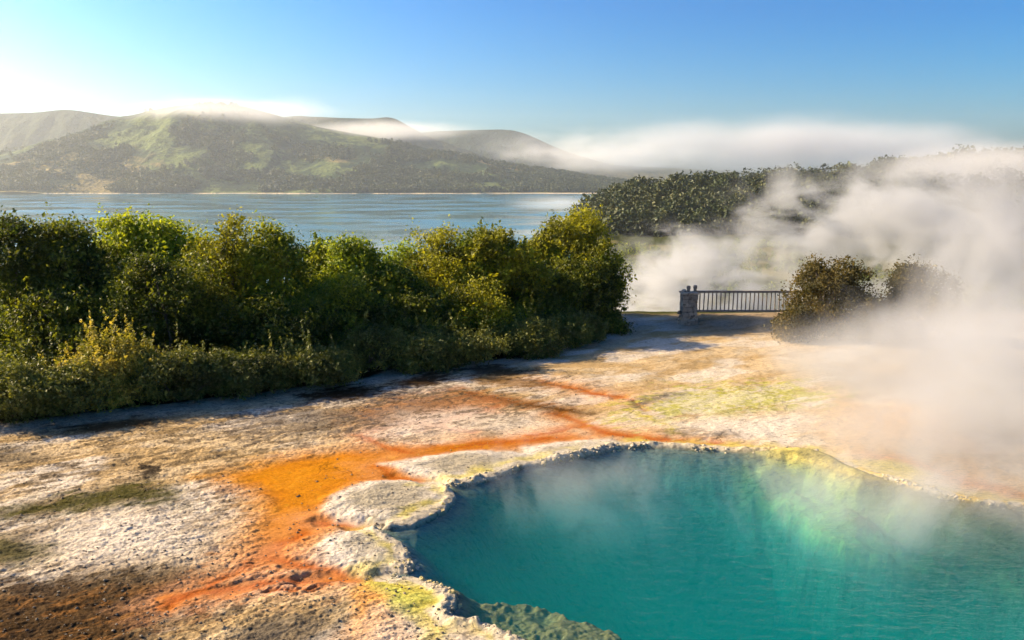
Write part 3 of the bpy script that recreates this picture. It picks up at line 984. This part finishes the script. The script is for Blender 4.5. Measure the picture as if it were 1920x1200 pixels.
for i, (u, vt, hw, Y, vb, lf, lab) in enumerate(TREES):
    r_ = np.random.default_rng(100 + i)
    lob = crown(u, vt, hw, Y, vb, r_, 6, wide=1.14)
    b = at(u, 600, Y)
    plant('leafy_tree', lab, 'tree', (b[0], Y, 0.0), lob, lf, (0.036 if Y < 22 else 0.042) * (0.85 + 0.4 * r_.uniform()), 74, 200 + i, GW, 0.40)

GS = 'low shrubs along the edge of the terrace'
SHRUBS = [
    # u, vtop, hw, Y, vbot, leaf, sprigs, label
    (20, 690, 120, 15.5, 812, 'shrub', 8, 'low dark shrub with pinkish lit tips at the edge of the picture'),
    (205, 640, 105, 16.6, 775, 'sprig', 46, 'sunlit shrub with tall feathery sprigs'),
    (130, 690, 90, 15.9, 792, 'shrub', 8, 'low shrub at the foot of the feathery sprigs'),
    (330, 660, 100, 16.9, 765, 'shrub', 10, 'dark low shrub just past the feathery sprigs'),
    (450, 662, 100, 17.5, 748, 'shrub', 4, 'flat topped low shrub with fine leaves in mid hedge'),
    (590, 658, 108, 18.3, 730, 'shrub', 9, 'rounded low shrub with pale grass heads at its tip'),
    (690, 620, 96, 19.7, 706, 'shrub', 6, 'smooth low shrub at the bend of the hedge'),
    (830, 622, 126, 20.1, 694, 'shrub', 8, 'long low shrub with pale dry heads along its top'),
    (960, 602, 100, 21.8, 668, 'shrub', 6, 'low shrub under the golden olive tree'),
    (1060, 590, 90, 23.2, 648, 'shrub', 8, 'low shrub under the dark end bush'),
    (1132, 590, 42, 25.0, 630, 'dark', 6, 'small pointed shrub at the corner by the path'),
]
for i, (u, vt, hw, Y, vb, lf, sp, lab) in enumerate(SHRUBS):
    r_ = np.random.default_rng(300 + i)
    lob = crown(u, vt, hw, Y, vb, r_, 6, dy=0.95)
    b = at(u, 600, Y)
    plant('low_shrub', lab, 'shrub', (b[0], Y, 0.0), lob, lf, 0.030, 44, 400 + i, GS, 0.22, 3, sp, 0.03, 'stem', 'foliage')

GR = 'bushes half hidden in the steam by the railing'
for i, (u, vt, hw, Y, vb, lf, lab) in enumerate([
        (1562, 486, 88, 24.0, 658, 'rust', 'rusty green bush in the steam at the end of the railing'),
        (1730, 484, 70, 23.6, 645, 'rust', 'dark rounded bush farther into the steam'),
        (1650, 575, 70, 23.2, 660, 'rust', 'low bush in thick steam between the two taller bushes'),
        (1500, 585, 42, 23.4, 655, 'rust', 'small bush in front of the railing with yellowish tips')]):
    r_ = np.random.default_rng(500 + i)
    lob = crown(u, vt, hw, Y, vb, r_, 5)
    b = at(u, 600, Y)
    plant('steam_bush', lab, 'bush', (b[0], Y, 0.0), lob, lf, 0.036, 60, 600 + i, GR, 0.34)


# ------------------------------------------------------------------ far woods: each one mass
def wood(name, label, pts, hts, faces_per, leaf_sz, mat, seed):
    rg = np.random.default_rng(seed)
    n = len(pts)
    d = rg.normal(size=(n, faces_per, 3)); d /= np.linalg.norm(d, axis=2)[:, :, None]
    rr = rg.uniform(0.5, 1.0, size=(n, faces_per, 1)) ** 0.4
    lob = 1 + 0.28 * np.sin(d[:, :, 0:1] * 5 + rg.uniform(0, 6, size=(n, 1, 1))) * np.cos(d[:, :, 1:2] * 4 + rg.uniform(0, 6, size=(n, 1, 1)))
    w = hts * rg.uniform(0.36, 0.52, size=n)
    q = d * rr * lob * np.stack([w, w, hts * 0.5], 1)[:, None, :]
    q += pts[:, None, :] + np.array([0, 0, 1.0])[None, None] * (hts * 0.52)[:, None, None]
    lv, lf = leaves_at(q.reshape(-1, 3), leaf_sz, rg, 0.3, d.reshape(-1, 3), 0.75)
    o = mesh_np(name, lv, lf, mat, False)
    tag(o, label, 'wood', kind='stuff')


def on_grid(xv, yv, Z, xs, ys):
    i = np.clip(np.searchsorted(xv, xs) - 1, 0, len(xv) - 2)
    j = np.clip(np.searchsorted(yv, ys) - 1, 0, len(yv) - 2)
    fx = (xs - xv[i]) / (xv[i + 1] - xv[i]); fy = (ys - yv[j]) / (yv[j + 1] - yv[j])
    return (Z[j, i] * (1 - fx) + Z[j, i + 1] * fx) * (1 - fy) + (Z[j + 1, i] * (1 - fx) + Z[j + 1, i + 1] * fx) * fy


rg = np.random.default_rng(77)
n = 1800
xs = rg.uniform(ex[0], 520, n); ys = rg.uniform(388, 560, n)
zs = on_grid(ex, ey, eZ, xs, ys)
ok = zs > LAKE_Z + 0.5
P = np.stack([xs, ys, zs], 1)[ok]
hts = rg.uniform(6.0, 14.0, len(P)) * (1 + 0.25 * (rg.uniform(size=len(P)) > 0.94))
wood('headland_forest', 'dense dark green forest covering the headland', P, hts, 230, 0.75, leaf_material('leaf_forest', (0.022, 0.036, 0.011), (0.045, 0.062, 0.017), (0.095, 0.100, 0.028), 0.10, 0.10), 78)

n = 26000
xs = rg.uniform(-2000, 560, n); ys = 1965 + 700 * rg.uniform(size=n) ** 1.6
zs = on_grid(hx, hy, hZ, xs, ys)
dens = fbm(xs * 0.0055, ys * 0.0055, 5, 5, 0.6)
low = sstep(60, -5, zs)
keep = (zs > LAKE_Z + 2.5) & (dens + 0.16 * low > 0.53 + 0.10 * rg.uniform(size=n))
P = np.stack([xs, ys, zs], 1)[keep]
wood('hillside_forest', 'dark woodland scattered over the far hill above the shore', P, rg.uniform(7, 14, len(P)), 34, 1.9,
     leaf_material('leaf_hillside', (0.020, 0.034, 0.010), (0.036, 0.052, 0.014), (0.075, 0.085, 0.024), 0.15, 0.02), 79)

n = 900
xs = rg.uniform(-30, 120, n); ys = rg.uniform(34, 330, n)
zs = np.array([ground_z(a, b) for a, b in zip(xs, ys)])
P = np.stack([xs, ys, zs], 1)[zs < -2]
wood('valley_scrub', 'misty scrub on the slope below the railing', P, rg.uniform(1.2, 3.6, len(P)), 120, 0.22, LEAF['mid'], 80)

# ------------------------------------------------------------------ loose stones on the crust
def build_stones():
    rg = np.random.default_rng(90)
    n = 4200
    v = rg.uniform(705, 1250, n); u = rg.uniform(-150, 1250, n)
    Pg = G(np.stack([u, v], 1))
    sdv = sd_poly(Pg[:, 0], Pg[:, 1], shore)
    hpoly = np.vstack([hedge, [(3.6, 60), (-80, 60), (-80, hedge[0][1])]])
    hsd = sd_poly(Pg[:, 0], Pg[:, 1], hpoly)
    dn = fbm(Pg[:, 0] * 0.8, Pg[:, 1] * 0.8, 12, 3)
    ok = (sdv > 0.1) & (hsd > 0.2) & (dn > 0.42)
    Pg = Pg[ok]
    bm = bmesh.new()
    bmesh.ops.create_icosphere(bm, subdivisions=1, radius=1.0)
    bv = np.array([q.co[:] for q in bm.verts]); bf = np.array([[q.index for q in f.verts] for f in bm.faces])
    bm.free()
    vs, fs = [], []
    for k, p in enumerate(Pg):
        s = 0.005 + 0.014 * rg.uniform() ** 3
        z = ground_z(p[0], p[1])
        j = bv * (1 + rg.uniform(-0.25, 0.25, size=(len(bv), 1))) * s * np.array([1.2, 1.0, 0.7])
        a = rg.uniform(0, 6.28)
        R = np.array([[math.cos(a), -math.sin(a), 0], [math.sin(a), math.cos(a), 0], [0, 0, 1]])
        vs.append(j @ R.T + np.array([p[0], p[1], z + s * 0.3])); fs.append(bf + k * len(bv))
    t = NT('loose_stone')
    g = t.n('ShaderNodeNewGeometry')
    c = t.mix(g.outputs['Random Per Island'], (0.06, 0.050, 0.04), (0.24, 0.19, 0.13))
    o = mesh_np('gravel', np.vstack(vs), np.vstack(fs), t.surf(t.n('ShaderNodeBsdfPrincipled', {'Base Color': c, 'Roughness': 0.9})), False)
    tag(o, 'small loose stones scattered over the mineral crust', 'gravel', kind='stuff')


def build_rim_crust():
    rg = np.random.default_rng(91)
    bm = bmesh.new()
    bmesh.ops.create_icosphere(bm, subdivisions=2, radius=1.0)
    bv = np.array([q.co[:] for q in bm.verts]); bf = np.array([[q.index for q in f.verts] for f in bm.faces])
    bm.free()
    segs = np.hypot(*(np.roll(shore, -1, 0) - shore).T)
    seg_i = rg.choice(len(shore), 1900, p=segs / segs.sum())
    f = rg.uniform(size=1900)[:, None]
    nx = np.roll(shore, -1, 0)
    p = shore[seg_i] * (1 - f) + nx[seg_i] * f
    d = (nx - shore)[seg_i]; d /= np.linalg.norm(d, axis=1)[:, None] + 1e-9
    nrm = np.stack([d[:, 1], -d[:, 0]], 1)
    area = 0.5 * np.sum(shore[:, 0] * nx[:, 1] - nx[:, 0] * shore[:, 1])
    if area < 0: nrm = -nrm
    off = np.abs(rg.normal(size=(1900, 1))) * 0.07 - 0.03
    p = p + nrm * off
    cl = fbm(p[:, 0] * 1.4, p[:, 1] * 1.4, 15, 3)
    ok = (cl + rg.uniform(-0.12, 0.12, 1900) > 0.47) & (p[:, 1] > 6.8)
    p, off = p[ok], off[ok]
    vs, fs = [], []
    for k, q in enumerate(p):
        sz = 0.006 + 0.030 * rg.uniform() ** 2.6
        n3 = vnoise2(bv[:, 0] * 1.7 + k, bv[:, 1] * 1.7 + bv[:, 2] * 2.3, k)
        j = bv * (0.45 + 0.85 * n3[:, None] + rg.uniform(-0.12, 0.12, (len(bv), 1))) * sz * np.array([1.25, 1.0, 0.75]) * rg.uniform(0.8, 1.2, 3)
        a = rg.uniform(0, 6.28)
        R_ = np.array([[math.cos(a), -math.sin(a), 0], [math.sin(a), math.cos(a), 0], [0, 0, 1]])
        z = max(ground_z(q[0], q[1]), -0.06)
        vs.append(j @ R_.T + np.array([q[0], q[1], z + sz * 0.05])); fs.append(bf + k * len(bv))
    t = NT('rim_crust')
    g = t.n('ShaderNodeNewGeometry')
    c = t.mix(g.outputs['Random Per Island'], (0.30, 0.25, 0.165), (0.46, 0.40, 0.30))
    c = t.mix(t.math('MULTIPLY', t.ramp(t.noise(g.outputs['Position'], 2.2, 3.0), 0.50, 0.62), 0.6), c, (0.42, 0.33, 0.06))
    b = t.n('ShaderNodeBump', {'Strength': 0.6, 'Distance': 0.01, 'Height': t.noise(g.outputs['Position'], 60.0, 4.0)})
    o = mesh_np('rim_gravel', np.vstack(vs), np.vstack(fs), t.surf(t.n('ShaderNodeBsdfPrincipled', {'Base Color': c, 'Roughness': 0.9, 'Normal': b})), False)
    tag(o, 'pale crumbly mineral crust lining the pool edge', 'crust', kind='stuff')


build_stones()
build_rim_crust()


# ------------------------------------------------------------------ railing and stone pillar
def box_mesh(bm, size, mat4, jit=0.0, rg=None, bevel=0.0):
    r = bmesh.ops.create_cube(bm, size=1.0)
    vs = r['verts']
    for q in vs:
        q.co = Vector((q.co.x * size[0], q.co.y * size[1], q.co.z * size[2]))
        if jit:
            q.co += Vector(rg.uniform(-jit, jit, 3))
    if bevel:
        es = list({e for q in vs for e in q.link_edges})
        r2 = bmesh.ops.bevel(bm, geom=es, offset=bevel, segments=2, affect='EDGES')
        vs = list({q for f in r2['faces'] for q in f.verts} | {q for q in vs if q.is_valid})
    bmesh.ops.transform(bm, matrix=mat4, verts=vs)


def bm_obj(name, bm, mat, parent, smooth=False):
    me = bpy.data.meshes.new(name)
    bm.to_mesh(me); bm.free()
    me.materials.append(mat)
    if smooth:
        for p in me.polygons: p.use_smooth = True
    o = bpy.data.objects.new(name, me)
    COL.objects.link(o)
    o.parent = parent
    return o


def wood_material():
    t = NT('weathered_timber')
    pos = t.n('ShaderNodeTexCoord').outputs['Object']
    n = t.noise(t.n('ShaderNodeMapping', {'Vector': pos, 'Scale': (3, 30, 30)}), 2.0, 4.0)
    c = t.mix(t.ramp(n, 0.3, 0.7), (0.16, 0.135, 0.11), (0.32, 0.275, 0.22))
    return t.surf(t.n('ShaderNodeBsdfPrincipled', {'Base Color': c, 'Roughness': 0.85}))


def stone_material():
    t = NT('pillar_stone')
    g = t.n('ShaderNodeNewGeometry')
    pos = g.outputs['Position']
    n = t.noise(pos, 9.0, 5.0, 0.6)
    c = t.mix(g.outputs['Random Per Island'], (0.24, 0.205, 0.16), (0.42, 0.355, 0.27))
    c = t.mix(t.ramp(n, 0.45, 0.7), c, (0.085, 0.07, 0.05))
    bmp = t.n('ShaderNodeBump', {'Strength': 0.8, 'Distance': 0.02, 'Height': n})
    return t.surf(t.n('ShaderNodeBsdfPrincipled', {'Base Color': c, 'Roughness': 0.92, 'Normal': bmp}))


def build_fence():
    rg = np.random.default_rng(5)
    Yf = 26.3
    px = at(1290, 600, Yf)[0]
    zt = lambda v: at(1290, v, Yf)[2]
    TW, ST = wood_material(), stone_material()
    # pillar of rough stones
    pil = empty('stone_pillar', (px, Yf, -0.05), 'rough square stone pillar with sunlit side at the end of the railing', 'pillar')
    bm = bmesh.new()
    H = zt(549) + 0.05
    zc = 0.0
    while zc < H - 0.02:
        hh = min(rg.uniform(0.11, 0.19), H - zc)
        flare = 0.05 * max(0, 1 - zc / 0.3)
        off = rg.uniform(-0.05, 0.05)
        for sx in (0, 1):
            for sy in (0, 1):
                wx_ = (0.245 + off + flare) if sx == 0 else (0.245 - off + flare)
                cx = (-wx_ / 2 if sx == 0 else wx_ / 2) + off + rg.uniform(-0.006, 0.006)
                cyy = (-0.125 if sy == 0 else 0.125) + rg.uniform(-0.006, 0.006)
                M = Matrix.Translation((cx, cyy, zc + hh / 2)) @ Matrix.Rotation(rg.uniform(-0.02, 0.02), 4, 'Z')
                box_mesh(bm, (wx_ + 0.004, 0.250, hh - 0.004), M, 0.008, rg, 0.012)
        zc += hh
    bm_obj('stone_shaft', bm, ST, pil, False)
    bm = bmesh.new()
    for i in range(5):
        M = Matrix.Translation((rg.uniform(-0.32, -0.24), rg.uniform(-0.2, 0.1), 0.05 + 0.11 * i * rg.uniform(0.6, 1.0))) @ Matrix.Rotation(rg.uniform(0, 3), 4, 'Z')
        box_mesh(bm, (0.14, 0.14, 0.11), M, 0.02, rg, 0.025)
    bm_obj('projecting_stones', bm, ST, pil)
    bm = bmesh.new()
    box_mesh(bm, (0.56, 0.56, 0.065), Matrix.Translation((0, 0, H + 0.0)), 0.008, rg, 0.012)
    bm_obj('cap_slab', bm, ST, pil)
    for k, (dx, v0) in enumerate([(-0.02, 538), (0.20, 537)]):
        hh = zt(v0) - zt(551)
        tv, tf = tube(np.array([(dx, 0, H - 0.02), (dx, 0, H + hh * 0.55), (dx, 0, H + hh * 0.62), (dx, 0, H + hh * 0.9), (dx, 0, H + hh), (dx, 0, H + hh + 0.004)]),
                      [0.055, 0.052, 0.066, 0.066, 0.058, 0.001], 10)
        mesh_np('post_stub', tv, tf, TW, True, pil)
    tv, tf = tube(np.array([(-0.17, 0, H - 0.03), (-0.17, 0, H + 0.07), (-0.17, 0, H + 0.12), (-0.17, 0, H + 0.122)]), [0.10, 0.095, 0.05, 0.001], 9)
    mesh_np('cap_stone', tv, tf, ST, True, pil)
    # railing
    x0 = px + 0.26
    x1 = at(1530, 600, Yf)[0]
    L = x1 - x0
    ztop, zbot = zt(547), zt(583)
    rail = empty('timber_railing', (x0, Yf, 0.0), 'weathered timber railing with thin upright balusters before the white steam', 'railing')
    for nm, zz, th in (('top_rail', ztop, 0.075), ('bottom_rail', zbot, 0.065)):
        bm = bmesh.new()
        box_mesh(bm, (L, 0.09, th), Matrix.Translation((L / 2, 0, zz)), 0, None, 0.008)
        bm_obj(nm, bm, TW, rail)
    nb = 28
    for i in range(nb):
        xx = 0.11 + i * 0.1395
        if xx > L - 0.05: break
        bm = bmesh.new()
        tilt = rg.normal() * 0.018
        M = Matrix.Translation((xx, 0, (ztop + zbot) / 2)) @ Matrix.Rotation(tilt, 4, 'Y')
        box_mesh(bm, (0.034, 0.03, ztop - zbot - 0.062), M, 0, None, 0.004)
        bm_obj('baluster', bm, TW, rail)
    bm = bmesh.new()
    box_mesh(bm, (0.13, 0.13, ztop + 0.20), Matrix.Translation((L + 0.07, 0, (ztop + 0.20) / 2 - 0.05)), 0, None, 0.012)
    bm_obj('end_post', bm, TW, rail)


build_fence()


# ------------------------------------------------------------------ steam, mist, haze (real volumes)
def vol_blob(name, label, cat, c, r, rot=0.0, dens=0.3, nscale=0.3, amp=1.4, thr=0.25, detail=4.0, color=(1, 1, 1), aniso=0.2, stretch=(1, 1, 1), warp=0.0, rough=0.55, tilt=(0, 0)):
    bm = bmesh.new()
    bmesh.ops.create_icosphere(bm, subdivisions=3, radius=1.02)
    me = bpy.data.meshes.new(name)
    bm.to_mesh(me); bm.free()
    t = NT(name + '_volume')
    oc = t.n('ShaderNodeTexCoord').outputs['Object']
    ln = t.n('ShaderNodeVectorMath', {0: oc}, operation='LENGTH').outputs['Value']
    fall = t.ramp(ln, 1.0, 0.15, 0.0, 1.0, True)
    pos = t.n('ShaderNodeNewGeometry').outputs['Position']
    mp = t.n('ShaderNodeMapping', {'Vector': pos, 'Scale': tuple(nscale * s for s in stretch), 'Rotation': (tilt[0], tilt[1], rot)})
    nz = t.noise(mp, 1.0, detail, rough, warp)
    e = t.math('ADD', fall, t.math('MULTIPLY', t.math('SUBTRACT', nz, 0.5), amp))
    e = t.math('MULTIPLY', t.math('SUBTRACT', e, thr), 1.0 / (1.0 - thr))
    e = t.math('MULTIPLY', t.math('MINIMUM', t.math('MAXIMUM', e, 0.0), 1.2), fall)
    d = t.math('MULTIPLY', e, dens)
    t.vol(t.n('ShaderNodeVolumePrincipled', {'Color': color, 'Density': d, 'Anisotropy': aniso}))
    me.materials.append(t.m)
    o = bpy.data.objects.new(name, me)
    COL.objects.link(o)
    o.location = c
    o.scale = r
    o.rotation_euler = (0, 0, rot)
    tag(o, label, cat, kind='stuff')
    return o


def px_blob(name, label, cat, u, v, Y, ru, rv, ry, **kw):
    c = at(u, v, Y)
    return vol_blob(name, label, cat, tuple(c), (ru / F_PX * Y, ry, rv / F_PX * Y), **kw)


STEAM = True
if STEAM:
    # behind the railing: rises out of the valley
    SC = (0.70, 0.715, 0.735, 1)
    px_blob('steam', 'white steam rising behind the railing', 'steam', 1290, 560, 38, 310, 180, 7, dens=0.85, nscale=0.42, amp=7.0, thr=0.58, warp=0.9, detail=7, color=SC, stretch=(0.7, 1, 1.3), tilt=(0, 0.6), rough=0.6)
    px_blob('steam', 'tall steam column drifting over the headland', 'steam', 1670, 450, 46, 410, 230, 9, dens=0.70, nscale=0.25, amp=6.5, thr=0.46, warp=0.9, detail=7, color=SC, stretch=(0.8, 1, 1.1), tilt=(0, 0.5), rough=0.6)
    px_blob('steam', 'grey steam trailing off over the headland at the picture edge', 'steam', 1930, 440, 40, 260, 240, 9, dens=0.14, nscale=0.20, amp=4.0, thr=0.25, warp=0.6, detail=6, color=SC)
    # in front, over the right of the pool
    px_blob('steam', 'steam plume rising past the bushes from the pool side', 'steam', 1850, 540, 20.5, 210, 380, 2.4, dens=0.70, nscale=0.42, amp=5.5, thr=0.35, warp=0.8, detail=7, color=SC, stretch=(1, 1, 0.7), rough=0.6)
    px_blob('steam', 'warm lit steam blowing over the terrace and bushes', 'steam', 1720, 715, 18.6, 430, 270, 5.0, dens=0.75, nscale=0.42, amp=4.6, thr=0.30, warp=0.8, detail=7, color=SC, rough=0.6)
    px_blob('steam', 'thick pale steam at the edge of the pool', 'steam', 1930, 730, 14.5, 330, 430, 3.2, dens=0.85, nscale=0.42, amp=3.6, thr=0.28, warp=0.7, detail=6, color=SC)
    px_blob('steam', 'pale steam creeping over the warm flats beyond the pool edge', 'steam', 1770, 815, 13.2, 470, 190, 3.6, dens=0.62, nscale=0.45, amp=3.6, thr=0.22, warp=0.8, detail=6, color=SC, rough=0.6)
    px_blob('steam', 'thin mist curling off the water along the pale lobes', 'steam', 1080, 930, 12.2, 420, 130, 2.4, dens=0.36, nscale=0.95, amp=6.5, thr=0.52, warp=1.0, detail=7, color=SC, rough=0.62)
    px_blob('steam', 'thicker mist drifting over the far side of the hot water', 'steam', 1720, 960, 11.2, 560, 220, 3.0, dens=0.55, nscale=0.70, amp=5.5, thr=0.46, warp=1.0, detail=7, color=SC, rough=0.62)
    px_blob('fog', 'cool bank of mist over the higher end of the headland', 'cloud', 1830, 312, 470, 380, 80, 45, dens=0.030, nscale=0.022, amp=3.0, thr=0.2, stretch=(0.6, 1, 1.4), detail=5)
    px_blob('fog', 'thin mist over the water where the lake meets the headland', 'cloud', 1040, 382, 620, 150, 26, 60, dens=0.012, nscale=0.02, amp=3.0, thr=0.2, stretch=(0.4, 1, 1.4))
    # low cloud on the hills
    px_blob('fog', 'low cloud lying on the top of the green hill', 'cloud', 420, 208, 2500, 330, 40, 170, dens=0.0075, nscale=0.006, amp=2.5, thr=0.2, stretch=(0.6, 1, 1.6))
    px_blob('fog', 'band of fog sliding down the shoulder of the hill', 'cloud', 715, 246, 2700, 320, 30, 160, dens=0.0055, nscale=0.006, amp=2.8, thr=0.25, stretch=(0.6, 1, 1.6))
    px_blob('fog', 'bright fog bank at the foot of the blue ridge', 'cloud', 1120, 286, 3100, 300, 62, 200, dens=0.008, nscale=0.007, amp=3.0, thr=0.25, stretch=(0.6, 1, 1.6))
    px_blob('fog', 'long grey fog bank above the headland', 'cloud', 1480, 278, 1300, 600, 80, 110, dens=0.022, nscale=0.010, amp=2.5, thr=0.2, stretch=(0.5, 1, 1.4), color=(0.8, 0.8, 0.82, 1))

# haze: the morning air
bm = bmesh.new()
bmesh.ops.create_cube(bm, size=1.0)
me = bpy.data.meshes.new('haze')
bm.to_mesh(me); bm.free()
t = NT('haze_air')
t.vol(t.n('ShaderNodeVolumePrincipled', {'Color': (0.88, 0.95, 1.0, 1), 'Density': 0.000075, 'Anisotropy': 0.42}))
me.materials.append(t.m)
o = bpy.data.objects.new('haze', me)
COL.objects.link(o)
o.scale = (11000, 8000, 480)
o.location = (0, 5300 - 4000, 480 / 2 - 55)
tag(o, 'thin pale morning haze filling the valley', 'haze', kind='stuff')
